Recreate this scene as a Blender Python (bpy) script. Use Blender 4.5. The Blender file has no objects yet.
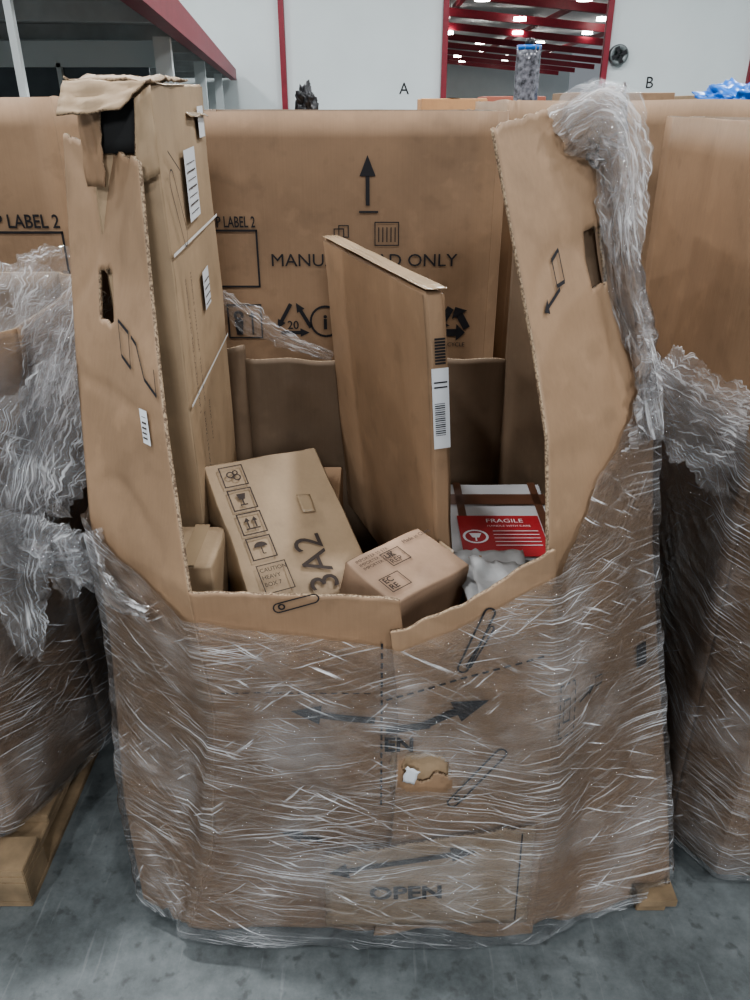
import bpy, bmesh, math, random
from mathutils import Vector, noise, Matrix
random.seed(7)
D=bpy.data; SC=bpy.context.scene
def link(o): SC.collection.objects.link(o); return o
def lerp(a,b,t): return a+(b-a)*t
def interp(x,xs,ys):
    if x<=xs[0]: return ys[0]
    for i in range(len(xs)-1):
        if x<=xs[i+1]:
            return lerp(ys[i],ys[i+1],(x-xs[i])/(xs[i+1]-xs[i]))
    return ys[-1]
def nz(x,y,z=0.0): return noise.noise(Vector((x,y,z)))

# ---------------------------------------------------------------- materials
def newmat(name):
    m=D.materials.new(name); m.use_nodes=True
    nt=m.node_tree; nt.nodes.clear()
    out=nt.nodes.new('ShaderNodeOutputMaterial')
    return m,nt,out
def N(nt,typ,**kw):
    n=nt.nodes.new(typ)
    for k,v in kw.items(): setattr(n,k,v)
    return n
def plain(name,col,rough=.6,metal=0,emit=None,var=.12,scale=6):
    m,nt,out=newmat(name)
    b=N(nt,'ShaderNodeBsdfPrincipled'); b.inputs['Roughness'].default_value=rough; b.inputs['Metallic'].default_value=metal
    tc=N(nt,'ShaderNodeTexCoord'); no=N(nt,'ShaderNodeTexNoise'); no.inputs['Scale'].default_value=scale; no.inputs['Detail'].default_value=5
    nt.links.new(tc.outputs['Object'],no.inputs['Vector'])
    r=N(nt,'ShaderNodeValToRGB')
    c1=[c*(1-var) for c in col]+[1]; c2=[min(1,c*(1+var)) for c in col]+[1]
    r.color_ramp.elements[0].color=c1; r.color_ramp.elements[1].color=c2
    r.color_ramp.elements[0].position=.3; r.color_ramp.elements[1].position=.7
    nt.links.new(no.outputs['Fac'],r.inputs[0]); nt.links.new(r.outputs[0],b.inputs['Base Color'])
    if emit: b.inputs['Emission Color'].default_value=(*col,1); b.inputs['Emission Strength'].default_value=emit
    nt.links.new(b.outputs[0],out.inputs[0]); return m
def cardboard(name,col,rough=.6,var=.16):
    m,nt,out=newmat(name); L=nt.links.new
    b=N(nt,'ShaderNodeBsdfPrincipled'); b.inputs['Roughness'].default_value=rough
    b.inputs['Specular IOR Level'].default_value=.35
    tc=N(nt,'ShaderNodeTexCoord')
    no=N(nt,'ShaderNodeTexNoise'); no.inputs['Scale'].default_value=3; no.inputs['Detail'].default_value=8; no.inputs['Roughness'].default_value=.6
    L(tc.outputs['Object'],no.inputs['Vector'])
    mp=N(nt,'ShaderNodeMapping'); mp.inputs['Scale'].default_value=(150,150,4)
    L(tc.outputs['Object'],mp.inputs['Vector'])
    n2=N(nt,'ShaderNodeTexNoise'); n2.inputs['Scale'].default_value=1; n2.inputs['Detail'].default_value=2
    L(mp.outputs[0],n2.inputs['Vector'])
    mx=N(nt,'ShaderNodeMath',operation='MULTIPLY_ADD'); mx.inputs[1].default_value=.12
    L(n2.outputs['Fac'],mx.inputs[0])
    sc=N(nt,'ShaderNodeMath',operation='MULTIPLY'); sc.inputs[1].default_value=.88
    L(no.outputs['Fac'],sc.inputs[0]); L(sc.outputs[0],mx.inputs[2])
    r=N(nt,'ShaderNodeValToRGB')
    r.color_ramp.elements[0].color=[c*(1-var) for c in col]+[1]; r.color_ramp.elements[1].color=[c*(1+var) for c in col]+[1]
    r.color_ramp.elements[0].position=.33; r.color_ramp.elements[1].position=.67
    L(mx.outputs[0],r.inputs[0])
    sn=N(nt,'ShaderNodeTexNoise'); sn.inputs['Scale'].default_value=14; sn.inputs['Detail'].default_value=8; L(tc.outputs['Object'],sn.inputs['Vector'])
    sr=N(nt,'ShaderNodeMapRange'); sr.inputs['From Min'].default_value=.58; sr.inputs['From Max'].default_value=.70; sr.inputs['To Max'].default_value=.4; L(sn.outputs['Fac'],sr.inputs['Value'])
    mc=N(nt,'ShaderNodeMix',data_type='RGBA'); L(sr.outputs[0],mc.inputs[0]); L(r.outputs[0],mc.inputs[6]); mc.inputs[7].default_value=[min(1,c*1.3) for c in col]+[1]
    s4=N(nt,'ShaderNodeMapRange'); s4.inputs['From Min'].default_value=.30; s4.inputs['From Max'].default_value=.42; s4.inputs['To Min'].default_value=.3; s4.inputs['To Max'].default_value=0; L(sn.outputs['Fac'],s4.inputs['Value'])
    md=N(nt,'ShaderNodeMix',data_type='RGBA'); L(s4.outputs[0],md.inputs[0]); L(mc.outputs[2],md.inputs[6]); md.inputs[7].default_value=[c*.6 for c in col]+[1]
    L(md.outputs[2],b.inputs['Base Color'])
    bp=N(nt,'ShaderNodeBump'); bp.inputs['Strength'].default_value=.3; bp.inputs['Distance'].default_value=.008
    L(mx.outputs[0],bp.inputs['Height']); L(bp.outputs[0],b.inputs['Normal'])
    L(b.outputs[0],out.inputs[0]); return m
def edge_mat():
    m,nt,out=newmat('corrugated_edge')
    b=N(nt,'ShaderNodeBsdfPrincipled'); b.inputs['Roughness'].default_value=.8
    tc=N(nt,'ShaderNodeTexCoord'); w=N(nt,'ShaderNodeTexNoise'); w.inputs['Scale'].default_value=220
    nt.links.new(tc.outputs['Object'],w.inputs['Vector'])
    r=N(nt,'ShaderNodeValToRGB'); r.color_ramp.elements[0].position=.38; r.color_ramp.elements[1].position=.6
    r.color_ramp.elements[0].color=(.12,.078,.05,1); r.color_ramp.elements[1].color=(.36,.27,.18,1)
    nt.links.new(w.outputs['Fac'],r.inputs[0]); nt.links.new(r.outputs[0],b.inputs['Base Color'])
    nt.links.new(b.outputs[0],out.inputs[0]); return m
def film_mat(name,milky=.04,layers=(),wobble=.10,bump=.5,gloss=.9,tint=(.9,.92,.95),rough=.16,patchy=.15,trans=.3,pscale=4.5,haze=.10):
    """clear stretch film; wrinkles with highlights painted as white streaks; patches of thicker film and painted sheen"""
    m,nt,out=newmat(name); L=nt.links.new
    tc=N(nt,'ShaderNodeTexCoord'); src=tc.outputs['UV']
    wob=N(nt,'ShaderNodeTexNoise'); wob.inputs['Scale'].default_value=3; wob.inputs['Detail'].default_value=2
    L(src,wob.inputs['Vector'])
    sub=N(nt,'ShaderNodeVectorMath',operation='SUBTRACT'); sub.inputs[1].default_value=(.5,.5,.5); L(wob.outputs['Color'],sub.inputs[0])
    scl=N(nt,'ShaderNodeVectorMath',operation='SCALE'); scl.inputs['Scale'].default_value=wobble; L(sub.outputs[0],scl.inputs[0])
    add=N(nt,'ShaderNodeVectorMath',operation='ADD'); L(src,add.inputs[0]); L(scl.outputs[0],add.inputs[1])
    tot=None; hs=None
    for k,(ang,sx,sy,lo,hi,amt) in enumerate(layers):  # each layer paints white streaks in place of wrinkle highlights
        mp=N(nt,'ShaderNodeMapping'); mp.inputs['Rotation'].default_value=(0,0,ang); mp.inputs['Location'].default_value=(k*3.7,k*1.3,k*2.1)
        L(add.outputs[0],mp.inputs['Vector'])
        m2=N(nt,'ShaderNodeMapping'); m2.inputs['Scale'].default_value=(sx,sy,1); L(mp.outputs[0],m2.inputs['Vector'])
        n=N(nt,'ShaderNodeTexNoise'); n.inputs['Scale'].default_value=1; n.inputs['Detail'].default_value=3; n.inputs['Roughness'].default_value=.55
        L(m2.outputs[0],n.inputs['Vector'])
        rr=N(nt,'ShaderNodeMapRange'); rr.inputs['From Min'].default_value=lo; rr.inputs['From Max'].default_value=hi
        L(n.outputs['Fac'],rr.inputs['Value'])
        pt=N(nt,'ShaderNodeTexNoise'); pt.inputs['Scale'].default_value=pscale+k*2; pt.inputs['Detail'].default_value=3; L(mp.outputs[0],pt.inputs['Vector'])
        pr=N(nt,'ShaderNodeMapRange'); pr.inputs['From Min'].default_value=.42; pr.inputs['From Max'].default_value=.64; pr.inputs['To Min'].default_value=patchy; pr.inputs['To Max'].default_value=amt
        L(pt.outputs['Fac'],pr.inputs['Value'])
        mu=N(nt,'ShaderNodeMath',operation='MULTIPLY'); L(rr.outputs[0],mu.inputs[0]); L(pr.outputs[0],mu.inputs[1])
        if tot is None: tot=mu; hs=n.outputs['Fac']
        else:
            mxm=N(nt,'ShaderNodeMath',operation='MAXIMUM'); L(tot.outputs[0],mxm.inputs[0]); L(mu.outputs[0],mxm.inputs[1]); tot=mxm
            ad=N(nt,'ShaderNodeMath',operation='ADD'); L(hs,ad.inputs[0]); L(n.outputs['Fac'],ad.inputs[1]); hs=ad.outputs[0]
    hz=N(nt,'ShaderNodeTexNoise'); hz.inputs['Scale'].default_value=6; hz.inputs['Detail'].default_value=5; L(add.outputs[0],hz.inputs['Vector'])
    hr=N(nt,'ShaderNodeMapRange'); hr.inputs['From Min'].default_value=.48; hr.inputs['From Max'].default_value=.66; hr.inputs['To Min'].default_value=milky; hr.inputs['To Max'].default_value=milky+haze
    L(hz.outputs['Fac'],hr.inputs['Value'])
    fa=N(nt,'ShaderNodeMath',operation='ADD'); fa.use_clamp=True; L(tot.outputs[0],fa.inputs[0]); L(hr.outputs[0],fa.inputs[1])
    bp=N(nt,'ShaderNodeBump'); bp.inputs['Strength'].default_value=bump; bp.inputs['Distance'].default_value=.006
    L(hs,bp.inputs['Height'])
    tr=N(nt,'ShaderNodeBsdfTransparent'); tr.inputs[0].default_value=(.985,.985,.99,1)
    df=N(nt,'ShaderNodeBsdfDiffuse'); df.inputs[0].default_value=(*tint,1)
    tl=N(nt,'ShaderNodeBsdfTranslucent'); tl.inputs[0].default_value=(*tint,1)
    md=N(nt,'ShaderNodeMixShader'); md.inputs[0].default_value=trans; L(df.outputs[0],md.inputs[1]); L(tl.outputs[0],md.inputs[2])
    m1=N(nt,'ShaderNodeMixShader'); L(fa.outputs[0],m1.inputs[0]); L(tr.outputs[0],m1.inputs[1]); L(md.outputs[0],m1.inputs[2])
    gl=N(nt,'ShaderNodeBsdfGlossy'); gl.inputs['Roughness'].default_value=rough; L(bp.outputs[0],gl.inputs['Normal'])
    fr=N(nt,'ShaderNodeFresnel'); fr.inputs['IOR'].default_value=1.45; L(bp.outputs[0],fr.inputs['Normal'])
    fm=N(nt,'ShaderNodeMath',operation='MULTIPLY'); fm.inputs[1].default_value=gloss; fm.use_clamp=True; L(fr.outputs[0],fm.inputs[0])
    m3=N(nt,'ShaderNodeMixShader'); L(fm.outputs[0],m3.inputs[0]); L(m1.outputs[0],m3.inputs[1]); L(gl.outputs[0],m3.inputs[2])
    L(m3.outputs[0],out.inputs[0]); return m
def concrete():
    m,nt,out=newmat('concrete_floor'); L=nt.links.new
    b=N(nt,'ShaderNodeBsdfPrincipled'); tc=N(nt,'ShaderNodeTexCoord')
    n=N(nt,'ShaderNodeTexNoise'); n.inputs['Scale'].default_value=4; n.inputs['Detail'].default_value=12; n.inputs['Roughness'].default_value=.75; L(tc.outputs['Object'],n.inputs['Vector'])
    r=N(nt,'ShaderNodeValToRGB'); e=r.color_ramp.elements
    e[0].position=.36; e[0].color=(.065,.075,.078,1); e[1].position=.64; e[1].color=(.185,.205,.208,1); L(n.outputs['Fac'],r.inputs[0])
    mp=N(nt,'ShaderNodeMapping'); mp.inputs['Scale'].default_value=(40,3,1); mp.inputs['Rotation'].default_value=(0,0,.9); L(tc.outputs['Object'],mp.inputs['Vector'])
    s=N(nt,'ShaderNodeTexNoise'); s.inputs['Scale'].default_value=1.5; s.inputs['Detail'].default_value=6; L(mp.outputs[0],s.inputs['Vector'])
    sr=N(nt,'ShaderNodeMapRange'); sr.inputs['From Min'].default_value=.62; sr.inputs['From Max'].default_value=.70; L(s.outputs['Fac'],sr.inputs['Value'])
    sk=N(nt,'ShaderNodeMath',operation='MULTIPLY'); sk.inputs[1].default_value=.2; L(sr.outputs[0],sk.inputs[0])
    mx=N(nt,'ShaderNodeMix',data_type='RGBA'); L(sk.outputs[0],mx.inputs[0]); L(r.outputs[0],mx.inputs[6]); mx.inputs[7].default_value=(.34,.36,.36,1)
    st=N(nt,'ShaderNodeTexNoise'); st.inputs['Scale'].default_value=28; st.inputs['Detail'].default_value=6; L(tc.outputs['Object'],st.inputs['Vector'])
    s2=N(nt,'ShaderNodeMapRange'); s2.inputs['From Min'].default_value=.58; s2.inputs['From Max'].default_value=.68; s2.inputs['To Max'].default_value=.6; L(st.outputs['Fac'],s2.inputs['Value'])
    m2=N(nt,'ShaderNodeMix',data_type='RGBA'); L(s2.outputs[0],m2.inputs[0]); L(mx.outputs[2],m2.inputs[6]); m2.inputs[7].default_value=(.05,.054,.054,1)
    L(m2.outputs[2],b.inputs['Base Color'])
    rg=N(nt,'ShaderNodeMapRange'); rg.inputs['To Min'].default_value=.35; rg.inputs['To Max'].default_value=.65; L(n.outputs['Fac'],rg.inputs['Value']); L(rg.outputs[0],b.inputs['Roughness'])
    L(b.outputs[0],out.inputs[0]); return m
KRAFT=cardboard('kraft_cardboard',(.285,.190,.120))
KRAFT2=cardboard('kraft_cardboard_light',(.335,.245,.160))
KRAFT3=cardboard('kraft_cardboard_warm',(.25,.162,.100))
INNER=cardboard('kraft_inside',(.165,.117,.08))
EDGE=edge_mat()
INK=plain('printed_ink',(.012,.011,.014),.7)
INK2=plain('faded_ink',(.05,.036,.03),.8)
TAPE=plain('clear_brown_tape',(.33,.245,.16),.25)
PAPER=plain('white_paper_label',(.60,.62,.64),.55,var=.04)
RED=plain('red_label',(.34,.02,.025),.5)
STRAP=plain('white_strap',(.7,.7,.68),.35,var=.04)
WALLM=plain('painted_wall',(.68,.73,.73),.6,var=.03,scale=1)
REDP=plain('red_painted_steel',(.24,.02,.035),.45)
WOOD=plain('pallet_wood',(.25,.18,.11),.75,var=.35,scale=14)
DARK=plain('opening_shade_black',(.02,.02,.02),.8)
GREYBAG=plain('grey_plastic_sheet',(.34,.34,.34),.4,var=.12)
BLUE=plain('blue_plastic',(.02,.16,.55),.3)
BLACKP=plain('black_plastic',(.02,.02,.022),.3)
CEILM=plain('ceiling_sheet',(.45,.46,.45),.6)
LAMPM=plain('lamp_glow',(1,.98,.92),.5,emit=22,var=0)
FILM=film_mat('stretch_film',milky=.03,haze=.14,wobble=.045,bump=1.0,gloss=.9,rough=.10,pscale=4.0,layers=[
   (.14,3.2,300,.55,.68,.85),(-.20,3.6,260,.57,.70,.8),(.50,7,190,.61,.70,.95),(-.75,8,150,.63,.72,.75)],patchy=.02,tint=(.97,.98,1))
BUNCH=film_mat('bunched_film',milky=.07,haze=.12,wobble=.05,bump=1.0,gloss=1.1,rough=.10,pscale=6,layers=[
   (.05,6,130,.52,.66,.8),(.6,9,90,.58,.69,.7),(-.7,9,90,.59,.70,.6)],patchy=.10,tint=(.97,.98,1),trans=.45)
CONC=concrete()

# ---------------------------------------------------------------- mesh helpers
def mesh_obj(name,verts,faces,mat,parent=None,uvs=None,smooth=True,mats=None):
    me=D.meshes.new(name); me.from_pydata([tuple(v) for v in verts],[],faces); me.update()
    if uvs:
        ul=me.uv_layers.new(name='UVMap')
        for p in me.polygons:
            for li in p.loop_indices: ul.data[li].uv=uvs[me.loops[li].vertex_index]
    for mm in (mats or [mat]): me.materials.append(mm)
    if smooth:
        for p in me.polygons: p.use_smooth=True
    o=link(D.objects.new(name,me))
    if parent: o.parent=parent
    return o
def empty(name,loc=(0,0,0)):
    o=D.objects.new(name,None); link(o); o.empty_display_size=.1; return o
def box(name,x0,x1,y0,y1,z0,z1,mat,parent=None,bev=0):
    bm=bmesh.new(); bmesh.ops.create_cube(bm,size=1)
    for v in bm.verts: v.co=Vector((lerp(x0,x1,v.co.x+.5),lerp(y0,y1,v.co.y+.5),lerp(z0,z1,v.co.z+.5)))
    if bev: bmesh.ops.bevel(bm,geom=bm.edges[:],offset=bev,segments=2,affect='EDGES')
    me=D.meshes.new(name); bm.to_mesh(me); bm.free(); me.materials.append(mat)
    o=link(D.objects.new(name,me)); 
    if parent: o.parent=parent
    return o
class Art:
    def __init__(s): s.v=[]; s.f=[]
    def poly(s,pts):
        b=len(s.v); s.v+=[(p[0],p[1]) for p in pts]; s.f.append(list(range(b,b+len(pts))))
    def rect(s,x0,y0,x1,y1): s.poly([(x0,y0),(x1,y0),(x1,y1),(x0,y1)])
    def line(s,a,b,w=.003,n=1):
        a=Vector(a);b=Vector(b); d=(b-a); L=d.length; d/=L; p=Vector((-d.y,d.x))*w/2
        for i in range(n):
            q0=a+(b-a)*i/n; q1=a+(b-a)*(i+1)/n
            s.poly([q0-p,q1-p,q1+p,q0+p])
    def dash(s,a,b,w=.003,l=.012,g=.008):
        a=Vector(a);b=Vector(b);d=b-a;L=d.length;d/=L;t=0
        while t<L:
            s.line(a+d*t,a+d*min(L,t+l),w); t+=l+g
    def path(s,pts,w=.003,close=False):
        n=len(pts)
        for i in range(n if close else n-1): s.line(pts[i],pts[(i+1)%n],w)
    def orect(s,x0,y0,x1,y1,w=.003): s.path([(x0-w/2,y0),(x1+w/2,y0)],w); s.path([(x1,y0),(x1,y1)],w); s.path([(x0-w/2,y1),(x1+w/2,y1)],w); s.path([(x0,y0),(x0,y1)],w)
    def ring(s,cx,cy,r,w=.003,n=20,rx=1):
        s.path([(cx+rx*r*math.cos(2*math.pi*i/n),cy+r*math.sin(2*math.pi*i/n)) for i in range(n)],w,True)
    def arrow(s,a,b,w=.01,h=.035,hw=.02):
        a=Vector(a);b=Vector(b);d=(b-a).normalized();p=Vector((-d.y,d.x)); m=b-d*h
        s.line(a,m+d*.001,w,4); s.poly([m-p*hw,b,m+p*hw])
    def capsule(s,a,b,r,w=.0025):
        a=Vector(a);b=Vector(b);an=math.atan2(b.y-a.y,b.x-a.x);pts=[]
        for i in range(9): t=an-math.pi/2+math.pi*i/8; pts.append((b.x+r*math.cos(t),b.y+r*math.sin(t)))
        for i in range(9): t=an+math.pi/2+math.pi*i/8; pts.append((a.x+r*math.cos(t),a.y+r*math.sin(t)))
        s.path(pts,w,True)
    def text(s,txt,x,y,h,ang=0,bold=0,width=None):
        cu=D.curves.new('t','FONT'); cu.body=txt; cu.size=1; cu.offset=bold; cu.resolution_u=3
        ob=D.objects.new('t',cu); link(ob); bpy.context.view_layer.update()
        dg=bpy.context.evaluated_depsgraph_get(); me=D.meshes.new_from_object(ob.evaluated_get(dg))
        xs=[v.co.x for v in me.vertices]
        k=h/.72; kx=k
        if width: kx=width/(max(xs)-min(xs))
        ca,sa=math.cos(ang),math.sin(ang); base=len(s.v)
        for v in me.vertices:
            px,py=(v.co.x-min(xs))*kx,v.co.y*k; s.v.append((x+px*ca-py*sa,y+px*sa+py*ca))
        for p in me.polygons: s.f.append([base+i for i in p.vertices])
        D.objects.remove(ob); D.curves.remove(cu)
    def build(s,name,fn,mat,parent):
        return mesh_obj(name,[fn(x,y) for x,y in s.v],s.f,mat,parent,smooth=False)
def plane_fn(O,ex,ey,off=.0015):
    O=Vector(O);ex=Vector(ex).normalized();ey=Vector(ey).normalized();n=ex.cross(ey)
    return lambda x,y:O+ex*x+ey*y+n*off

class Surf:
    def __init__(s,folds,amp=.005,seed=0):
        s.f=folds; s.n=len(folds); s.amp=amp; s.seed=seed
    def fold(s,i,z):
        t=s.f[i%s.n]; zs=[a[0] for a in t]
        return Vector((interp(z,zs,[a[1] for a in t]),interp(z,zs,[a[2] for a in t]),z))
    def at(s,t,z,off=0.0):
        i=int(math.floor(t)); fr=t-i
        if i>=s.n and fr==0 and i!=0: i-=1; fr=1.0
        a=s.fold(i,z); b=s.fold(i+1,z); p=a.lerp(b,fr); d=b-a; nn=Vector((d.y,-d.x,0)).normalized()
        w=math.sin(math.pi*min(1,max(0,fr)))
        e=1-abs(2*min(1,max(0,fr))-1)**8
        return p+nn*(off+s.amp*(w*(nz(p.x*3+s.seed,p.y*3,z*3)+.5*nz(p.x*9+s.seed,p.y*9,z*7))-e*.5*max(0,.12-abs(nz(p.x*4+s.seed,p.y*4,z*4)))*4))
    def plen(s,t):
        L=0;i=0
        while i+1<=t: L+=(s.fold(i+1,.5)-s.fold(i,.5)).length; i+=1
        return L+(t-i)*(s.fold(i+1,.5)-s.fold(i,.5)).length
def panel(name,S,t0,t1,zlo,zhi,mats,parent,nt=24,nzz=60,off=0,thick=.007,holes=(),wr=0,holefn=None):
    V=[];UV=[];F=[]
    zl=zlo if callable(zlo) else (lambda t:zlo); zh=zhi if callable(zhi) else (lambda t:zhi)
    of=off if callable(off) else (lambda t,z:off)
    for j in range(nzz+1):
        for i in range(nt+1):
            t=lerp(t0,t1,i/nt); a=zl(t);b=zh(t)
            z=lerp(a,b,j/nzz); o=of(t,z); u=S.plen(t)
            if wr:
                o+=wr*(abs(nz(u*3+ z*2,(z+.25*u)*26+2*nz(u*4,z*4),S.seed))*2+.8*nz(u*5,z*5,4)+.6*abs(nz(u*7-z*9,(z-.3*u)*40,S.seed+9)))
            V.append(S.at(t,z,o)); UV.append((u,z))
    for j in range(nzz):
        for i in range(nt):
            t=lerp(t0,t1,(i+.5)/nt); q=V[j*(nt+1)+i]; r=V[(j+1)*(nt+1)+i+1]; z=(q.z+r.z)/2
            if any(h[0]<t<h[1] and h[2]<z<h[3] for h in holes): continue
            if holefn and holefn((q+r)/2): continue
            a=j*(nt+1)+i; F.append([a,a+1,a+nt+2,a+nt+1])
    o=mesh_obj(name,V,F,None,parent,UV,True,mats)
    if thick:
        m=o.modifiers.new('s','SOLIDIFY'); m.thickness=thick; m.offset=-1
        m.use_rim=True; m.material_offset=1; m.material_offset_rim=2
    return o
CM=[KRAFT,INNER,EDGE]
def pallet(name,x0,x1,y0,y1,parent=None,h=.12):
    g=parent or empty(name)
    n=7
    for i in range(n):
        yy=lerp(y0,y1-.09,i/(n-1)); box('deck_board',x0,x1,yy,yy+.09,h-.02,h,WOOD,g,.002)
    for i in range(3):
        xx=lerp(x0,x1-.09,i/2)
        for k in range(3):
            yy=lerp(y0,y1-.1,k/2); box('block',xx,xx+.09,yy,yy+.1,.018,h-.04,WOOD,g,.002)
        box('stringer',xx,xx+.09,y0,y1,h-.04,h-.02,WOOD,g,.002)
        box('bottom_board',xx,xx+.09,y0,y1,0.001,.018,WOOD,g,.002)
    return g

# ---------------------------------------------------------------- MAIN BOX
G=empty('cardboard_gaylord_box')
folds=[
 [(0,-.36,2.13),(1,-.37,2.15)],
 [(0,-.52,1.95),(1,-.60,1.95)],
 [(.03,-.505,1.12),(.27,-.54,1.2),(.616,-.535,1.27),(.90,-.549,1.32),(1.19,-.559,1.42),(1.555,-.545,1.50)],
 [(.03,-.40,1.06),(.25,-.33,1.09),(.588,-.296,1.10),(.867,-.315,1.10),(1.12,-.348,1.20),(1.33,-.371,1.30),(1.52,-.378,1.35)],
 [(.03,.327,1.06),(.39,.332,1.09),(.634,.323,1.10),(.95,.289,1.12),(1.11,.284,1.18),(1.24,.263,1.25),(1.57,.185,1.35)],
 [(.05,.655,1.15),(.247,.64,1.22),(.61,.578,1.28),(.85,.535,1.30),(1.05,.53,1.38),(1.185,.515,1.44),(1.35,.47,1.47),(1.61,.41,1.50)],
 [(0,.56,1.92),(1,.50,1.90),(1.5,.48,1.9)],
 [(0,.38,2.13),(1.5,.37,2.15)]]
S=Surf(folds,.011,1)
zb=lambda t:.045+.03*nz(t*5,1)+(.035 if t>4.7 else 0)
panel('chamfer_panel_left',S,2,3,zb,lambda t:lerp(1.555,1.52,t-2)+.010*nz(t*18,2),CM,G,nt=42,nzz=150,holes=[(2.36,2.52,1.26,1.345)])
panel('front_panel_left',S,3,3.58,zb,lambda t:lerp(.867,.842,(t-3)/.58)+.007*nz(t*18,2),[KRAFT3,INNER,EDGE],G,nt=60,nzz=100)
def hole1(p):
    dx=(p.x-.097)/.042; dz=(p.z-.485)/.036
    return dx*dx+dz*dz<1+.9*nz(p.x*40,p.z*40,3)
panel('front_panel_right',S,3.545,4,zb,lambda t:interp(t,[3.545,3.6,3.8,4],[.785,.795,.86,.945])+.007*nz(t*18,2),CM,G,nt=110,nzz=220,off=.014,holefn=hole1)
panel('chamfer_panel_right',S,4,5,zb,lambda t:lerp(1.57,1.63,t-4)+.008*nz(t*20,2),CM,G,nt=42,nzz=150,holes=[(4.56,4.74,1.315,1.41)])
panel('hand_hole_shade_sheet',S,4.52,4.80,1.29,1.43,[INNER,INNER,EDGE],G,nt=6,nzz=6,off=-.028,thick=.004)  # added dark sheet behind the hand hole, in place of interior shade
panel('side_panel_left',S,1,2,.06,1.52,CM,G)
panel('side_panel_right',S,5,6,.06,lambda t:1.5,CM,G)
panel('rear_chamfer_left',S,0,1,.06,1.0,CM,G)
panel('rear_chamfer_right',S,6,7,.06,1.43,[KRAFT3,INNER,EDGE],G)
panel('rear_panel',S,7,8,.06,lambda t:.96+.02*nz(t*5,1),CM,G)
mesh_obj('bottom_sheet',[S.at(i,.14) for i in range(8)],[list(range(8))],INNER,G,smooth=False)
pallet('pallet',-.42,.585,1.16,2.05,G)
box('broken_deck_board',.575,.66,1.115,1.22,.035,.056,WOOD,G,.002)
box('broken_block',.58,.645,1.13,1.20,.001,.035,WOOD,G,.002)
xt=lambda x,z:3+(x-S.fold(3,z).x)/(S.fold(4,z).x-S.fold(3,z).x)
def ffn(off): 
    return lambda x,z:S.at(min(3.999,max(3.0,xt(x,z))),z,off)
def quadpatch(name,corners,fn,n,mats,parent,thick=.006):
    V=[];F=[]
    for j in range(n+1):
        for i in range(n+1):
            a=Vector(corners[0]).lerp(Vector(corners[1]),i/n); b=Vector(corners[3]).lerp(Vector(corners[2]),i/n); p=a.lerp(b,j/n)
            p+=Vector((.006*nz(j*.9,i*.1),.007*nz(i*.8,j*.1,3))); V.append(fn(p.x,p.y))
    for j in range(n):
        for i in range(n): a=j*(n+1)+i; F.append([a,a+1,a+n+2,a+n+1])
    o=mesh_obj(name,V,F,None,parent,None,True,mats); m=o.modifiers.new('s','SOLIDIFY'); m.thickness=thick; m.offset=-1; m.material_offset_rim=2
    return o
quadpatch('open_flap',[(-.10,.085),(.312,.10),(.312,.355),(-.10,.272)],ffn(.030),20,[KRAFT2,INNER,EDGE],G)
quadpatch('inner_ply',[(.03,.42),(.16,.42),(.16,.55),(.03,.55)],ffn(.0045),10,[KRAFT2,INNER,EDGE],G,.002)
quadpatch('torn_ply_flap',[(.052,.455),(.075,.448),(.083,.480),(.06,.492)],ffn(.022),6,[PAPER,INNER,EDGE],G,.001)
A=Art()
A.arrow((.0,.585),(-.155,.605),.014,.055,.022)
A.arrow((-.105,.285),(-.19,.305),.011,.045,.016)
A.build('front_print_left',ffn(.004),INK,G)
A=Art()
A.arrow((.02,.575),(.10,.59),.016,.0005,.005); A.arrow((.085,.587),(.205,.648),.016,.065,.024)
A.text('EN',.018,.528,.032,0,.03)
A.dash((.02,.645),(.305,.745),.004)
A.dash((.012,.765),(.012,.39),.004)
A.build('front_print_right',ffn(.0185),INK,G)
A=Art()
A.capsule((.155,.715),(.195,.83),.009,.0035); A.capsule((.165,.72),(.20,.80),.004,.003)
A.capsule((.15,.40),(.235,.525),.010,.0035); A.ring(.158,.412,.005)
A.build('knife_icon',ffn(.0185),INK,G)
A=Art(); A.capsule((-.165,.832),(-.105,.85),.009); A.ring(-.16,.834,.005); A.dash((-.28,.65),(0,.648),.002)
A.build('knife_icon_left',ffn(.004),INK,G)
A=Art(); A.text('OPEN',-.01,.170,.033,.03,.03,width=.145); A.arrow((.0,.255),(-.092,.232),.012,.04,.018); A.arrow((-.0,.255),(.2,.292),.012,.05,.018)
A.rect(.285,.11,.288,.34); A.build('open_print',ffn(.0335),INK,G)
def cfn(seg,off): 
    return lambda a,z:S.at(seg+min(.999,max(.001,a)),z,off)
A=Art()
A.dash((.06,.655),(.06,.535),.008);A.dash((.18,.655),(.18,.535),.008);A.dash((.06,.655),(.18,.655),.004,.03,.02);A.dash((.06,.535),(.18,.535),.004,.03,.02)
A.orect(.09,.57,.14,.62,.005); A.arrow((.22,.6),(.35,.62),.005,.05,.01); A.orect(.36,.615,.42,.635,.003)
A.rect(.76,.60,.86,.65)
A.build('chamfer_print',cfn(4,.004),INK,G)
A=Art(); A.path([(.26,1.37),(.33,1.385),(.33,1.335),(.26,1.33)],.006,True); A.arrow((.28,1.325),(.12,1.295),.006,.04,.012)
A.build('chamfer_icon',cfn(4,.004),INK,G)
A=Art(); A.path([(.60,1.27),(.72,1.255),(.72,1.20),(.62,1.215)],.006,True); A.path([(.75,1.25),(.80,1.24),(.86,1.19),(.97,1.17),(.97,1.21)],.006)
A.build('chamfer_icon_left',cfn(2,.004),INK,G)
A=Art(); A.rect(.76,1.085,.84,1.14); A.build('small_label',cfn(2,.004),PAPER,G)
A=Art(); 
for i in range(5): A.line((.775,1.095+i*.008),(.82,1.095+i*.008),.003)
A.build('small_label_print',cfn(2,.0055),INK2,G)
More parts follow.
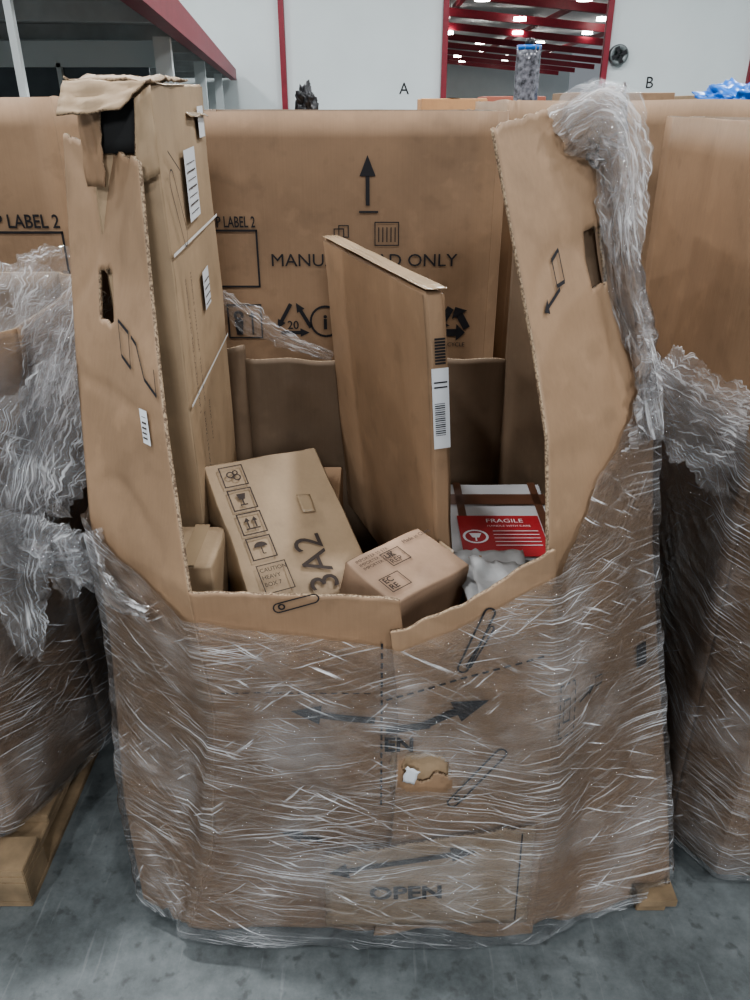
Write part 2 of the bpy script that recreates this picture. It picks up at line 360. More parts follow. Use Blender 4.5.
fz=lambda t:interp(t,[1.2,2,2.5,3,3.3,3.57,3.8,4,4.3,4.7,5,5.4,5.9],[.85,.90,.85,.82,.79,.755,.83,.90,.99,1.10,1.20,1.12,1.05])+.012*nz(t*9,5)
def foff(t,z):
    e=max(0,1-abs(t-3.55)/.75)
    return .012+(.014+.020*max(0,min(1,(.52-z)/.15)))*min(1,e*2)
def hole2(p):
    dx=(p.x-.095)/.05; dz=(p.z-.485)/.040
    return dx*dx+dz*dz<1+.9*nz(p.x*30,p.z*30,8)
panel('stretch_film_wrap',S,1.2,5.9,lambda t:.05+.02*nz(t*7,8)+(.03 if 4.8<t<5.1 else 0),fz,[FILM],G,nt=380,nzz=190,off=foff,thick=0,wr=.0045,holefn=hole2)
def edgecut(p):
    b=interp(p.z,[1.0,1.1,1.2,1.32,1.42,1.5,1.6,1.66],[.42,.47,.485,.452,.425,.385,.345,.33])+.02*nz(p.z*22,3)+.008*nz(p.z*70,5)
    return p.x<b and p.y<1.6
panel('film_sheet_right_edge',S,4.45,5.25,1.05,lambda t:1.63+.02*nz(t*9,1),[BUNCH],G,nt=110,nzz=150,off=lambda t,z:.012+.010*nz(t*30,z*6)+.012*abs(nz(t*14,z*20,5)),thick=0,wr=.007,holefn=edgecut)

def ribbon(name,pts,ws,parent,seed=0,amp=.02,n=110,m=34,mat=None,rough=1.0,pl=26,across=None):
    V=[];UV=[];F=[]; P=[Vector(p) for p in pts]
    def cat(t):
        k=t*(len(P)-1); i=min(int(k),len(P)-2); f=k-i
        p0=P[max(i-1,0)];p1=P[i];p2=P[i+1];p3=P[min(i+2,len(P)-1)]
        return .5*((2*p1)+(p2-p0)*f+(2*p0-5*p1+4*p2-p3)*f*f+(3*p1-p0-3*p2+p3)*f**3), lerp(ws[i],ws[i+1],f)
    L=0;prev=None
    for i in range(n+1):
        t=i/n; c,w=cat(t); c2,_=cat(min(1,t+.01)); c1,_=cat(max(0,t-.01)); tg=(c2-c1).normalized()
        view=Vector(across) if across else Vector((0,-1,.1))
        side=tg.cross(view).normalized(); nn=side.cross(tg)
        if prev is not None: L+=(c-prev).length
        prev=c
        w*=1+.4*nz(t*5,seed)
        for j in range(m+1):
            s=j/m-.5
            fold=.55*math.sin(s*pl+3*nz(t*2,seed,1))+.9*nz(s*7,t*4,seed)+rough*(.45*nz(s*9,t*16,seed+5)+.25*abs(nz(s*20,t*38,seed+2)))
            e=1+.22*nz(t*14,seed+(0 if s<0 else 9))+.12*nz(t*45,seed+(0 if s<0 else 9))
            p=c+side*(s*w*e+.35*amp*nz(t*12,s*9,seed+3))+nn*amp*fold
            V.append(p); UV.append((L,s*w*1.6))
    for i in range(n):
        for j in range(m): a=i*(m+1)+j; F.append([a,a+1,a+m+2,a+m+1])
    return mesh_obj(name,V,F,mat or BUNCH,parent,UV)
FB=G
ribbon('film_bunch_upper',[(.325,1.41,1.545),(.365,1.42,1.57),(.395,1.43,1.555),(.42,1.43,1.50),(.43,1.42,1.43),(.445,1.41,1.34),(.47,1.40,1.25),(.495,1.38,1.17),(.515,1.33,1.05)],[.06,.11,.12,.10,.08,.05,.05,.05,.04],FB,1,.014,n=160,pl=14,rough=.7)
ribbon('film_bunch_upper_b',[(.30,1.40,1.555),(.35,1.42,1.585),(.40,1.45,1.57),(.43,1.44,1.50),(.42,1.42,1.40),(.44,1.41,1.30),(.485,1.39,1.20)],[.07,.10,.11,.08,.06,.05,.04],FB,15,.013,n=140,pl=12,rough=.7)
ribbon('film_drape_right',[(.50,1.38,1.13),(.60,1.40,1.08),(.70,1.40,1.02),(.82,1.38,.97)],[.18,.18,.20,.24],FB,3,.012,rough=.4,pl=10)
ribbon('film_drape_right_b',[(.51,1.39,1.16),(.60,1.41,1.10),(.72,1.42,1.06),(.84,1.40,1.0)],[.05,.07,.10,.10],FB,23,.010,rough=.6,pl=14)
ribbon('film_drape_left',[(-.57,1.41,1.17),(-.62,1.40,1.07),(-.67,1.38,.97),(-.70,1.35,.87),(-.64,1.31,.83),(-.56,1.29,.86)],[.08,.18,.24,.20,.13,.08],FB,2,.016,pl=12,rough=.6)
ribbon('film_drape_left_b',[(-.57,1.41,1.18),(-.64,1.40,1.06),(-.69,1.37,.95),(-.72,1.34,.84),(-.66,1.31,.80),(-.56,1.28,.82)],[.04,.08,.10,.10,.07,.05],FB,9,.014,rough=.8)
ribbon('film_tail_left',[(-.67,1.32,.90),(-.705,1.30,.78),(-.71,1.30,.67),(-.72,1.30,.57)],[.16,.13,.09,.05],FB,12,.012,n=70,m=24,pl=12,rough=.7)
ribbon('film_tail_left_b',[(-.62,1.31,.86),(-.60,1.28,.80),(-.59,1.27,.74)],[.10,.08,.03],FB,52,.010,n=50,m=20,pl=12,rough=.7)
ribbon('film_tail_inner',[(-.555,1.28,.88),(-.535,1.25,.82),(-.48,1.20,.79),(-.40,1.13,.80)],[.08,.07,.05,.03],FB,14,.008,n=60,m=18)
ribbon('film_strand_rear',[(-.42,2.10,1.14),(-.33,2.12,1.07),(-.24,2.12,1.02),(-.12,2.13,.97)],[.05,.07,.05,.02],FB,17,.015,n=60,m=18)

# ---------------------------------------------------------------- CARTONS
def carton(name,O,ex,ey,ez,mat,bev=.004,dent=.002):
    O=Vector(O);ex=Vector(ex);ey=Vector(ey);ez=Vector(ez)
    g=empty(name)
    bm=bmesh.new(); bmesh.ops.create_cube(bm,size=1)
    L=(ex.length,ey.length,ez.length)
    for v in bm.verts: v.co=Vector(((v.co.x+.5)*L[0],(v.co.y+.5)*L[1],(v.co.z+.5)*L[2]))
    bmesh.ops.bevel(bm,geom=bm.edges[:],offset=bev,segments=2,affect='EDGES')
    bmesh.ops.subdivide_edges(bm,edges=[e for e in bm.edges if e.calc_length()>.03],cuts=7,use_grid_fill=True)
    nx,ny,nzv=ex.normalized(),ey.normalized(),ez.normalized()
    for v in bm.verts:
        q=v.co.copy(); c=O+nx*q.x+ny*q.y+nzv*q.z
        d=Vector((nz(c.x*9,c.y*9,c.z*9),nz(c.x*9+5,c.y*9,c.z*9),nz(c.x*9,c.y*9+7,c.z*9)))*dent
        v.co=c+d
    bmesh.ops.recalc_face_normals(bm,faces=bm.faces[:])
    me=D.meshes.new('body'); bm.to_mesh(me); bm.free(); me.materials.append(mat)
    for p in me.polygons: p.use_smooth=True
    b=link(D.objects.new('carton_body',me)); b.parent=g
    b.modifiers.new('w','WEIGHTED_NORMAL')
    return g
def sheet(name,c,mat,parent,n=12,amp=.008,seed=0,thick=.004):
    c=[Vector(p) for p in c];V=[];F=[]
    nn=(c[1]-c[0]).cross(c[3]-c[0]).normalized()
    for j in range(n+1):
        for i in range(n+1):
            p=c[0].lerp(c[1],i/n).lerp(c[3].lerp(c[2],i/n),j/n)
            V.append(p+nn*amp*(nz(i*.3+seed,j*.3)+.4*nz(i*.9,j*.9,seed))+ (c[3]-c[0])*.05*nz(i*.7,seed)*(j/n))
    for j in range(n):
        for i in range(n): a=j*(n+1)+i;F.append([a,a+1,a+n+2,a+n+1])
    o=mesh_obj(name,V,F,None,parent,None,True,[mat,INNER,EDGE]); m=o.modifiers.new('s','SOLIDIFY');m.thickness=thick;m.offset=0;m.material_offset_rim=2
    return o
O=Vector((-.355,1.43,.43)); al=Vector((-.03,.60,.012)).normalized(); up=Vector((-.005,.0,1)); up=(up-al*up.dot(al)).normalized(); nl=al.cross(up)
H=1.20
fc=carton('flat_carton',O,al*.56,up*H,-nl*.115,KRAFT2,dent=.006)
f=plane_fn(O,al,up,.007)
A=Art(); A.line((-.005,.935),(.565,.925),.006,8); A.line((-.005,.655),(.565,.635),.006,8); A.build('straps',f,STRAP,fc)
A=Art(); A.rect(.20,.96,.33,1.09); A.rect(.27,.77,.35,.85); A.rect(.42,1.10,.50,1.16); A.build('labels',f,PAPER,fc)
A=Art()
for i in range(7): A.line((.215,.975+i*.015),(.31,.975+i*.015),.003 if i%2 else .0015)
A.text('SHIPMENT No 4402 CARTON 1 OF 3',.06,.88,.012,-math.pi/2,0); A.text('HANDLE WITH CARE  THIS SIDE UP',.12,.88,.012,-math.pi/2,0)
A.text('E 0432-118 GROSS 32KG',.10,.60,.014,-math.pi/2,0); A.text('MADE IN EU',.17,.60,.012,-math.pi/2,0)
A.capsule((.05,1.05),(.12,.95),.02,.003); A.path([(.04,1.1),(.14,1.06),(.14,.98)],.003)
for i in range(4): A.line((.28,.78+i*.016),(.34,.78+i*.016),.003)
A.build('print',plane_fn(O,al,up,.0085),INK2,fc)
T=O+up*H
sheet('opening_shade_sheet',[T+Vector((-.012,-.009,-.10)),T+Vector((-.105,-.009,-.10)),T+Vector((-.105,-.009,-.02)),T+Vector((-.012,-.009,-.02))],DARK,fc,4,.001)  # near-black sheet paints the shade inside the torn-open carton end
sheet('torn_top_flap',[T+Vector((.008,-.02,.006)),T+Vector((-.01,.34,.014)),T+Vector((-.135,.34,.020)),T+Vector((-.125,-.03,.006))],KRAFT2,fc,14,.009,4)
sheet('torn_end_flap',[T+Vector((-.0,-.024,.004)),T+Vector((-.125,-.034,.004)),T+Vector((-.130,-.07,-.045)),T+Vector((-.035,-.06,-.035))],KRAFT2,fc,12,.007,9)
sheet('torn_side_flap',[T+Vector((-.118,-.01,.0)),T+Vector((-.118,-.014,-.15)),T+Vector((-.085,-.027,-.15)),T+Vector((-.075,-.03,-.02))],KRAFT3,fc,10,.006,19)
sheet('torn_front_ply',[T+Vector((.004,-.014,-.0)),T+Vector((.004,-.014,-.13)),T+Vector((-.035,-.024,-.15)),T+Vector((-.02,-.027,-.02))],KRAFT2,fc,10,.005,29)
sheet('tape_piece',[T+Vector((-.003,.30,-.05)),T+Vector((-.010,.53,-.05)),T+Vector((-.10,.55,.012)),T+Vector((-.10,.30,.02))],TAPE,fc,8,.006,2,.001)

dn=Vector((.943,.332,0)); dd=Vector((-.332,.943,0)); upm=(Vector((0,0,1))-dn*.075).normalized()
Ht=.785; top=Vector((.092,1.45,1.292)); O=top-upm*Ht
fm=carton('flat_carton',O,dd*.69,upm*Ht,dn*.043,KRAFT,dent=.006,bev=.006)
f=plane_fn(O,dn,upm,.007)
A=Art(); A.rect(.004,.47,.040,.64); A.build('barcode_label',f,PAPER,fm)
A=Art()
for i in range(16): A.line((.008,.50+i*.0045),(.03,.50+i*.0045),.0022 if i%3 else .0012)
A.rect(.008,.60,.036,.603);A.rect(.008,.61,.036,.613)
for i in range(9): A.line((.012,.65+i*.006),(.034,.65+i*.006),.004)
A.build('barcode_print',plane_fn(O,dn,upm,.0085),INK,fm)
sheet('top_tape',[top+upm*.007-dd*.006,top+upm*.007+dn*.043-dd*.006,top+upm*.007+dn*.043+dd*.69,top+upm*.007+dd*.69],TAPE,fm,14,.002,3,.001)

O=Vector((-.367,1.50,.918)); ex=Vector((.224,.12,-.004)).normalized(); ey0=Vector((.098,-.25,-.166)); ey=(ey0-ex*ey0.dot(ex)).normalized(); n=ex.cross(ey)
if n.z>0: n=-n
fa=carton('shipping_carton',O,ex*.262,ey*.36,n*.20,KRAFT2,dent=.006)
f=plane_fn(O,ex,-ey,.0075)
A=Art()
def icon(x,y,w,k):
    A.orect(x,y-w,x+w,y,.0026)
    c=(x+w/2,y-w/2)
    if k==0: A.ring(c[0]-.006,c[1]+.004,.007);A.ring(c[0]+.007,c[1]-.004,.007);A.ring(c[0]+.006,c[1]+.008,.005)
    if k==1: A.poly([(c[0]-.01,c[1]+.014),(c[0]+.01,c[1]+.014),(c[0]+.006,c[1]),(c[0]-.006,c[1])]);A.rect(c[0]-.0015,c[1]-.012,c[0]+.0015,c[1]);A.rect(c[0]-.008,c[1]-.015,c[0]+.008,c[1]-.012)
    if k==2: A.arrow((c[0]-.008,c[1]-.01),(c[0]-.008,c[1]+.015),.003,.01,.006);A.arrow((c[0]+.008,c[1]-.01),(c[0]+.008,c[1]+.015),.003,.01,.006);A.rect(c[0]-.015,c[1]-.014,c[0]+.015,c[1]-.011)
    if k==3:
        A.poly([(c[0]+.014*math.cos(a*math.pi/8),c[1]+.003+.011*math.sin(a*math.pi/8)) for a in range(9)]);A.rect(c[0]-.001,c[1]-.014,c[0]+.001,c[1]+.004);A.path([(c[0],c[1]-.014),(c[0]+.006,c[1]-.014)],.002)
for k in range(4): icon(.030,-.018-k*.060,.050,k)
A.orect(.03,-.325,.09,-.262,.002); A.text('CAUTION',.034,-.278,.009); A.text('HEAVY',.034,-.294,.009); A.text('BOX 7',.034,-.310,.009)
A.text('3A2',.180,-.345,.062,math.pi/2,0,width=.125)
A.build('print',f,INK2,fa)
sheet('tape_scrap',[O+ex*.17+ey*.12-n*.008,O+ex*.20+ey*.125-n*.008,O+ex*.195+ey*.17-n*.008,O+ex*.168+ey*.165-n*.008],TAPE,fa,5,.003,2,.001)

O=Vector((-.062,1.31,.80)); ex=Vector((.155,.15,-.004)).normalized(); e0=Vector((.105,-.10,-.03)); ey=(e0-ex*e0.dot(ex)).normalized(); n=ex.cross(ey)
if n.z>0:n=-n
fs=carton('shipping_carton',O,ex*.215,ey*.15,n*.17,cardboard('kraft_cardboard_pink',(.37,.255,.18)),dent=.005)
f=plane_fn(O,ex,-ey,.0065)
A=Art(); A.orect(.015,-.125,.065,-.085,.002);A.text('EC',.02,-.101,.014,0,.02);A.text('RE',.02,-.120,.014,0,.02)
A.orect(.07,-.07,.12,-.030,.002);A.text('UK',.075,-.047,.014,0,.02);A.text('REP',.075,-.065,.014,0,.0)
for i in range(3): A.text('IMPORTER 55 STR',.012,-.026-i*.012,.008)
A.text('Made in China',.14,-.03,.010); A.build('print',f,INK2,fs)
R0=O+ex*.215
sheet('tape',[R0+ey*.06+ex*.005,R0+ey*.10+ex*.005,R0+ey*.10+ex*.005+n*.1,R0+ey*.06+ex*.005+n*.1],TAPE,fs,5,.001,2,.001)

WB=plain('white_carton_board',(.42,.42,.43),.6)
O=Vector((.175,1.90,.685)); wc=carton('white_shipping_carton',O,(.27,0,0),(0,-.37,-.015),(0,0,-.18),WB,dent=.002)
BRT=plain('brown_packing_tape',(.10,.045,.027),.3)
wf=lambda o:plane_fn(O,(1,0,0),(0,.999,.0405),o)
A=Art(); A.rect(.0,-.12,.27,-.065); A.rect(.035,-.37,.055,0); A.rect(.235,-.37,.255,0); A.build('brown_tape',wf(.004),BRT,wc)
A=Art(); A.rect(.03,-.365,.232,-.18); A.build('red_label',wf(.0055),RED,wc)
A=Art(); A.text('FRAGILE',.10,-.215,.018,0,.0); A.text('HANDLE WITH CARE',.10,-.235,.008)
A.ring(.066,-.28,.028,.006); A.poly([(.051,-.265),(.081,-.265),(.074,-.285),(.058,-.285)]);A.rect(.064,-.30,.068,-.285)
for i in range(5): A.line((.11,-.255-i*.016),(.22,-.255-i*.016),.003)
A.build('label_print',wf(.007),PAPER,wc)

sm=carton('shipping_carton',(-.40,1.40,.83),(.095,0,0),(0,-.16,0),(0,0,-.32),KRAFT2)
A=Art(); A.line((.0475,0),(.0475,-.16),.03); A.build('tape',plane_fn((-.40,1.40,.83),(1,0,0),(0,1,0),.004),TAPE,sm)
def base_carton(x0,x1,y0,y1,z0,z1):
    b=carton('shipping_carton',(x0,y1,z1),(x1-x0,0,0),(0,-(y1-y0),0),(0,0,-(z1-z0)),KRAFT,dent=.002)
    A=Art(); A.line(((x1-x0)/2,0),((x1-x0)/2,-(y1-y0)),.05); A.build('tape',plane_fn((x0,y1,z1),(1,0,0),(0,1,0),.004),TAPE,b)
base_carton(-.50,-.02,1.42,1.95,.145,.42)
base_carton(.0,.44,1.25,1.90,.145,.48)
base_carton(-.28,-.01,1.16,1.40,.145,.50)
base_carton(-.33,-.09,1.72,1.98,.43,.70)
base_carton(.205,.31,1.24,1.50,.485,.70)
gs=empty('grey_plastic_sheet')
sheet('sheet_upper',[(.165,1.52,.70),(.33,1.50,.715),(.30,1.20,.755),(.19,1.20,.74)],GREYBAG,gs,16,.016,5,.001)
sheet('sheet_folded',[(.20,1.42,.745),(.31,1.40,.735),(.30,1.19,.765),(.20,1.19,.76)],GREYBAG,gs,14,.012,15,.001)

def blob(name,c,r,mat,seed=0,amp=.25,parent=None):
    bm=bmesh.new(); bmesh.ops.create_icosphere(bm,subdivisions=5,radius=1)
    for v in bm.verts:
        q=v.co.copy(); k=1+amp*nz(q.x*2+seed,q.y*2,q.z*2)-amp*.9*abs(nz(q.x*4+seed,q.y*4,q.z*4))+amp*.3*nz(q.x*11,q.y*11,q.z*11+seed)
        v.co=Vector((c[0]+q.x*r[0]*k,c[1]+q.y*r[1]*k,c[2]+q.z*r[2]*k))
    me=D.meshes.new(name); bm.to_mesh(me); bm.free(); me.materials.append(mat)
    for p in me.polygons:p.use_smooth=True
    o=link(D.objects.new(name,me)); 
    if parent:o.parent=parent
    return o

# ---------------------------------------------------------------- NEIGHBOUR GAYLORDS
def gaylord(ring_b,ring_t,z0,zt,seed,mat=KRAFT,filmz=None,film_t=None,pal=None,amp=.012,wr=.004):
    g=empty('cardboard_gaylord_box')
    S2=Surf([[(z0,b[0],b[1]),(zt,t[0],t[1])] for b,t in zip(ring_b,ring_t)],amp,seed)
    n=len(ring_b)
    for i in range(n): panel('wall_panel',S2,i,i+1,z0,lambda t:zt+.006*nz(t*3,seed),[mat,INNER,EDGE],g,nt=14,nzz=20)
    mesh_obj('bottom_sheet',[S2.at(i,z0+.02) for i in range(n)],[list(range(n))],INNER,g,smooth=False)
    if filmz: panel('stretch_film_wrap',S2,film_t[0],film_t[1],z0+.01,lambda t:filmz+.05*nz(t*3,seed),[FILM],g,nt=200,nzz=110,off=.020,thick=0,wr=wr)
    if pal: pallet('pallet',*pal,g)
    return g,S2
def octo(x0,x1,y0,y1,c): return [(x0+c,y1),(x0,y1-c),(x0,y0+c),(x0+c,y0),(x1-c,y0),(x1,y0+c),(x1,y1-c),(x1-c,y1)]
r=octo(-.70,.41,2.60,3.6,.04)
gb,Sb=gaylord(r,r,.12,1.585,21,KRAFT3,pal=(-.62,.36,2.66,3.55),amp=.003)
f=plane_fn((0,2.60,0),(1,0,0),(0,0,1),.007)
A=Art()
A.text('MANUAL LOAD ONLY',-.334,1.135,.040,0,.0,width=.60)
A.arrow((-.023,1.32),(-.023,1.465),.012,.06,.025); A.rect(-.05,1.298,.01,1.304)
A.text('SHIP LABEL 2',-.545,1.255,.034,0,.012,width=.165)
A.orect(-.64,1.07,-.378,1.245,.006)
A.orect(-.13,1.21,-.10,1.25,.003);A.orect(-.115,1.225,-.085,1.26,.003)
A.orect(.0,1.20,.075,1.27,.003)
for i in range(5): A.line((.012+i*.013,1.21),(.012+i*.013,1.255),.003)
def tri(cx,cy,r,w):
    pts=[(cx+r*math.cos(a),cy+r*math.sin(a)) for a in (math.pi/2,math.pi*7/6,math.pi*11/6)]
    for i in range(3):
        a=Vector(pts[i]);b=Vector(pts[(i+1)%3]); A.arrow(a.lerp(b,.15),a.lerp(b,.88),w,.03,w*1.2)
tri(-.27,.955,.075,.012); A.text('20',-.293,.93,.028,0,.01)
A.ring(-.165,.955,.05,.007); A.text('i',-.172,.93,.05,0,.03)
A.orect(-.49,.90,-.38,1.01,.005); A.ring(-.455,.975,.012,.01); A.poly([(-.47,.96),(-.44,.96),(-.445,.91),(-.465,.91)]); A.arrow((-.41,.91),(-.41,.99),.006,.02,.012)
tri(.26,.95,.065,.024)
A.text('RECYCLE',.225,.87,.014)
A.build('box_print',f,INK,gb)
r=octo(-1.95,-.775,2.25,3.35,.06)
gl,Sl=gaylord(r,r,.12,1.62,31,KRAFT,pal=(-1.85,-.86,2.32,3.3),amp=.002)
A=Art(); A.text('SHIP LABEL 2',-1.10,1.30,.036,0,.012,width=.235); A.orect(-1.30,1.10,-.862,1.288,.006)
A.build('box_print',plane_fn((0,2.25,0),(1,0,0),(0,0,1),.006),INK,gl)
rb=[(-.85,2.15),(-.72,2.05),(-.705,1.52),(-.83,1.24),(-1.05,1.16),(-1.6,1.16),(-1.75,1.3),(-1.75,2.1)][::-1]
rt=[(-.85,2.15),(-.74,2.05),(-.72,1.55),(-.86,1.34),(-1.05,1.24),(-1.6,1.2),(-1.75,1.3),(-1.75,2.1)][::-1]
gn,Sn=gaylord(rb,rt,.125,1.20,41,KRAFT,filmz=1.2,film_t=(2,7),pal=(-1.72,-.765,1.14,2.1))
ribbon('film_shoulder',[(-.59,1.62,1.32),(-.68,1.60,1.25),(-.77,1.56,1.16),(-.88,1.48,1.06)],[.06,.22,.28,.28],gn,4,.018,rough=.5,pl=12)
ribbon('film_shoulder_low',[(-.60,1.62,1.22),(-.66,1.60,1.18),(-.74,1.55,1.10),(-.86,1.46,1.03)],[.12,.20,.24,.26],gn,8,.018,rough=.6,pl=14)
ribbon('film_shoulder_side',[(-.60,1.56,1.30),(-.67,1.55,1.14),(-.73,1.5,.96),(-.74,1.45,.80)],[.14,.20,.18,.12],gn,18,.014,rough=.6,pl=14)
rb=[(.86,2.25),(.74,2.15),(.70,1.30),(.775,1.185),(1.1,1.17),(1.7,1.17),(1.82,1.3),(1.82,2.15),(1.7,2.25)]
rt=[(.86,2.27),(.74,2.20),(.735,1.38),(.83,1.26),(1.1,1.2),(1.7,1.2),(1.82,1.3),(1.82,2.15),(1.7,2.25)]
gr,Sr=gaylord(rb,rt,.05,1.575,51,KRAFT3,filmz=1.05,film_t=(.2,4),pal=(.80,1.75,1.25,2.2),amp=.008)
r=octo(.445,1.75,2.85,3.9,.03)
gg,Sg=gaylord(r,r,.12,1.615,61,KRAFT,pal=(.5,1.65,2.95,3.8),amp=.002)
r=octo(1.86,2.9,2.7,3.8,.08)
g3,_=gaylord(r,r,.12,1.60,71,KRAFT,pal=(1.95,2.8,2.8,3.7),amp=.002)

g=empty('bubble_wrap_roll')
def tube(name,cx,cy,z0,z1,rad,mat,parent,seg=28,rings=40,bump=0):
    V=[];F=[]
    for j in range(rings+1):
        for i in range(seg):
            a=2*math.pi*i/seg; rr=rad*(1+bump*(nz(i*.9,j*.9)+(1 if (i+j)%2 else -1)*.3)); V.append((cx+rr*math.cos(a),cy+rr*math.sin(a),lerp(z0,z1,j/rings)))
    for j in range(rings):
        for i in range(seg): F.append([j*seg+i,j*seg+(i+1)%seg,(j+1)*seg+(i+1)%seg,(j+1)*seg+i])
    F.append([rings*seg+i for i in range(seg)]); F.append(list(range(seg))[::-1])
    return mesh_obj(name,V,F,mat,parent,[(v[0]+v[1],v[2]) for v in V])
BW=plain('bubble_wrap_plastic',(.17,.17,.19),.15,var=.75,scale=70)
tube('roll',.515,3.0,.17,1.775,.040,BW,g,bump=.10)
tube('core',.515,3.0,1.775,1.80,.015,BLACKP,g,rings=2); tube('blue_cap',.515,3.0,1.765,1.779,.041,BLUE,g,rings=2)
blob('blue_plastic_bag',(1.38,3.2,1.59),(.20,.2,.085),BLUE,5,.5)
blob('black_wrapped_bundle',(-.55,7.0,1.60),(.08,.10,.155),BLACKP,8,.5)
def stack(x0,x1,y0,y1,h,mat):
    s=carton('stacked_carton',(x0,y1,h),(x1-x0,0,0),(0,-(y1-y0),0),(0,0,-h+.002),mat)
    A=Art(); A.line(((x1-x0)/2,0),((x1-x0)/2,-(y1-y0)),.06); A.build('tape',plane_fn((x0,y1,h),(1,0,0),(0,1,0),.004),TAPE,s)
stack(-1.1,0.0,6.6,7.5,1.44,KRAFT)
stack(.30,.72,5.6,6.2,1.64,cardboard('kraft_orange',(.5,.28,.14)))
stack(.82,1.25,6.4,7.0,1.66,plain('red_carton',(.35,.12,.08),.6))
stack(1.7,2.6,7.6,8.4,1.70,KRAFT)
stack(2.8,4.4,7.2,8.2,1.68,KRAFT2)

# ---------------------------------------------------------------- ROOM
box('floor',-14,14,-6,92,-.1,0,CONC)
YB=20
def wallpart(n,x0,x1,z0,z1): return box(n,x0,x1,YB,YB+.25,z0,z1,WALLM)
w=wallpart('wall_back',-14,1.55,0,7)
w2=wallpart('back_wall_right_section',5.13,14,0,7); w2.parent=w
w3=wallpart('back_wall_header',1.55,5.13,5.2,7); w3.parent=w
box('wall_left',-14.2,-14,-6,YB,0,7,WALLM); box('wall_right',14,14.2,-6,YB,0,7,WALLM)
box('ceiling',-14,14,-6,YB,7,7.15,CEILM)
for i,x in enumerate((-2.05,1.55,5.13,8.45)): box('trim_%d'%(i+1),x-.06,x+.06,YB-.14,YB+.0,0,7,REDP)
ltr=empty('wall_lettering')
A=Art(); A.text('A',.55,1.83,.24,0,.0); A.text('B',6.15,1.95,.24,0,.0); A.build('letters',plane_fn((0,YB,0),(1,0,0),(0,0,1),.01),INK,ltr)
g=empty('wall_fan')
def disc(name,c,r,d,mat,parent,seg=32):
    V=[];F=[]
    for k,(rr,yy) in enumerate(((r*.2,-d*.4),(r*.85,-d),(r,-d*.8),(r,0))):
        for i in range(seg): a=2*math.pi*i/seg; V.append((c[0]+rr*math.cos(a),c[1]+yy,c[2]+rr*math.sin(a)))
    for k in range(3):
        for i in range(seg): F.append([k*seg+i,k*seg+(i+1)%seg,(k+1)*seg+(i+1)%seg,(k+1)*seg+i])
    F.append(list(range(seg)))
    return mesh_obj(name,V,F,mat,parent)
disc('housing',(5.42,YB-.0,2.60),.21,.16,plain('grey_metal',(.20,.22,.22),.4,.5),g)
for k in range(4):
    a=k*math.pi/2+.4; c=Vector((5.42,YB-.17,2.60)); d=Vector((math.cos(a),0,math.sin(a))); p=Vector((-d.z,0,d.x))
    mesh_obj('blade',[c+d*.03-p*.02,c+d*.17-p*.05,c+d*.17+p*.05,c+d*.03+p*.02],[[0,1,2,3]],BLACKP,g)
box('far_hall_wall_back',-14,20,91,91.3,0,8,WALLM)
box('far_hall_ceiling',-14,20,YB+.3,91,6.6,6.7,plain('light_roof_sheet',(.55,.56,.56),.7))
tr=empty('roof_trusses')
for i in range(10):
    y=24+i*7
    o=box('purlin',-10,18,y,y+.3,5.6,5.95,REDP,tr); 
    for v in o.data.vertices: v.co.z+= .09*(v.co.x-3)*-1
for i in range(4):
    x=-2+i*6; box('rafter',x,x+.2,22,90,5.95,6.2,REDP,tr)
lamps=empty('ceiling_lights')
for i in range(8):
    for k in range(5):
        x=-1+k*4+(i%2)*1.2; y=28+i*8
        tube('lamp',x,y,5.25,5.4,.30,LAMPM,lamps,seg=14,rings=1)
mz=empty('mezzanine_office')
P0=Vector((-1.05,3.4,0)); P1=Vector((-3.1,19.8,0)); dd=(P1-P0).normalized(); lf=Vector((-dd.y,dd.x,0))
PF=[[0,1,2,3],[4,7,6,5],[0,4,5,1],[1,5,6,2],[2,6,7,3],[3,7,4,0]]
def prism(name,a,b,w,z0,z1,mat):
    a=Vector(a);b=Vector(b);V=[]
    for z in (z0,z1):
        for p in (a,b,b+lf*w,a+lf*w): V.append(Vector((p.x,p.y,z)))
    return mesh_obj(name,V,PF,mat,mz,smooth=False)
prism('fascia',P0,P1,.12,2.10,2.32,REDP)
prism('deck',P0+lf*.12,P1+lf*.12,5,2.24,2.30,CEILM)
GREYW=plain('painted_grey_steel',(.50,.53,.53),.5)
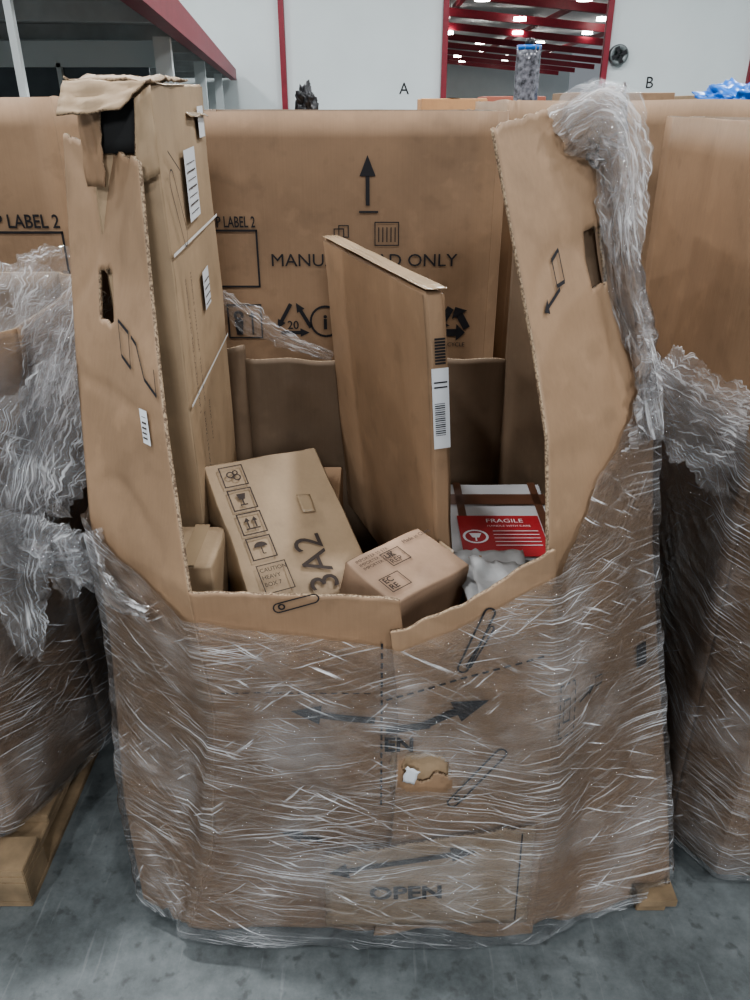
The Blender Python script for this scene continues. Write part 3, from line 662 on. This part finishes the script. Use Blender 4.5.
for i in range(9):
    c=P0+dd*(1.2+i*1.8)+lf*.12
    V=[];q=dd*.08
    for z in (2.12,2.24):
        for p in (c,c+q,c+q+lf*4.8,c+lf*4.8): V.append(Vector((p.x,p.y,z)))
    mesh_obj('joist',V,PF,GREYW,mz,smooth=False)
for k in (4.3,8.5,13): 
    c=P0+dd*k+lf*.16; prism('post',c,c+dd*.14,.14,0,2.12,WALLM)
c=P0+dd*4.5+lf*.3
box('header_beam',c.x-5,c.x+.05,c.y,c.y+.14,1.90,2.10,WALLM,mz)
box('window_glass',c.x-5,c.x-.1,c.y+.05,c.y+.09,1.0,1.93,plain('dark_glass',(.10,.12,.13),.15),mz)
for i in range(5): box('mullion',c.x-.9-i,c.x-.86-i,c.y,c.y+.12,1.0,1.93,WALLM,mz)
box('lower_wall',c.x-5,c.x-.1,c.y+.03,c.y+.12,0,1.0,WALLM,mz)
box('support_pole',-1.46,-1.43,3.6,3.63,0,2.24,WALLM,mz)

# ---------------------------------------------------------------- LIGHT
def area(x,y,z,size,power,col=(.96,.98,1),tx=None):
    l=D.lights.new('bay_or_dock_light','AREA'); l.shape='DISK'; l.size=size; l.energy=power; l.color=col
    o=link(D.objects.new('bay_or_dock_light',l)); o.location=(x,y,z)
    if tx: o.rotation_euler=(Vector(tx)-Vector((x,y,z))).to_track_quat('-Z','Y').to_euler()
    return o
for x in (-7.5,-2.5,2.8,8):
    for y in (-3,2.5,8,14): area(x,y,6.7,.5,(265 if y>0 else 180))
area(.4,-4.5,3.6,.9,165,(.94,.97,1),(0,2,1))  # unseen light behind the camera, stands for an open dock door
W=D.worlds.new('w'); SC.world=W; W.use_nodes=True
W.node_tree.nodes['Background'].inputs[0].default_value=(.85,.92,1,1); W.node_tree.nodes['Background'].inputs[1].default_value=.24
try: SC.view_settings.look='AgX - Medium High Contrast'
except Exception as e: print(e)
cam=D.cameras.new('cam'); cam.lens=28.0; cam.sensor_width=36; cam.sensor_fit='AUTO'
co=link(D.objects.new('camera',cam)); co.location=(0,0,1.6); co.rotation_euler=(math.radians(63.1),0,0); SC.camera=co
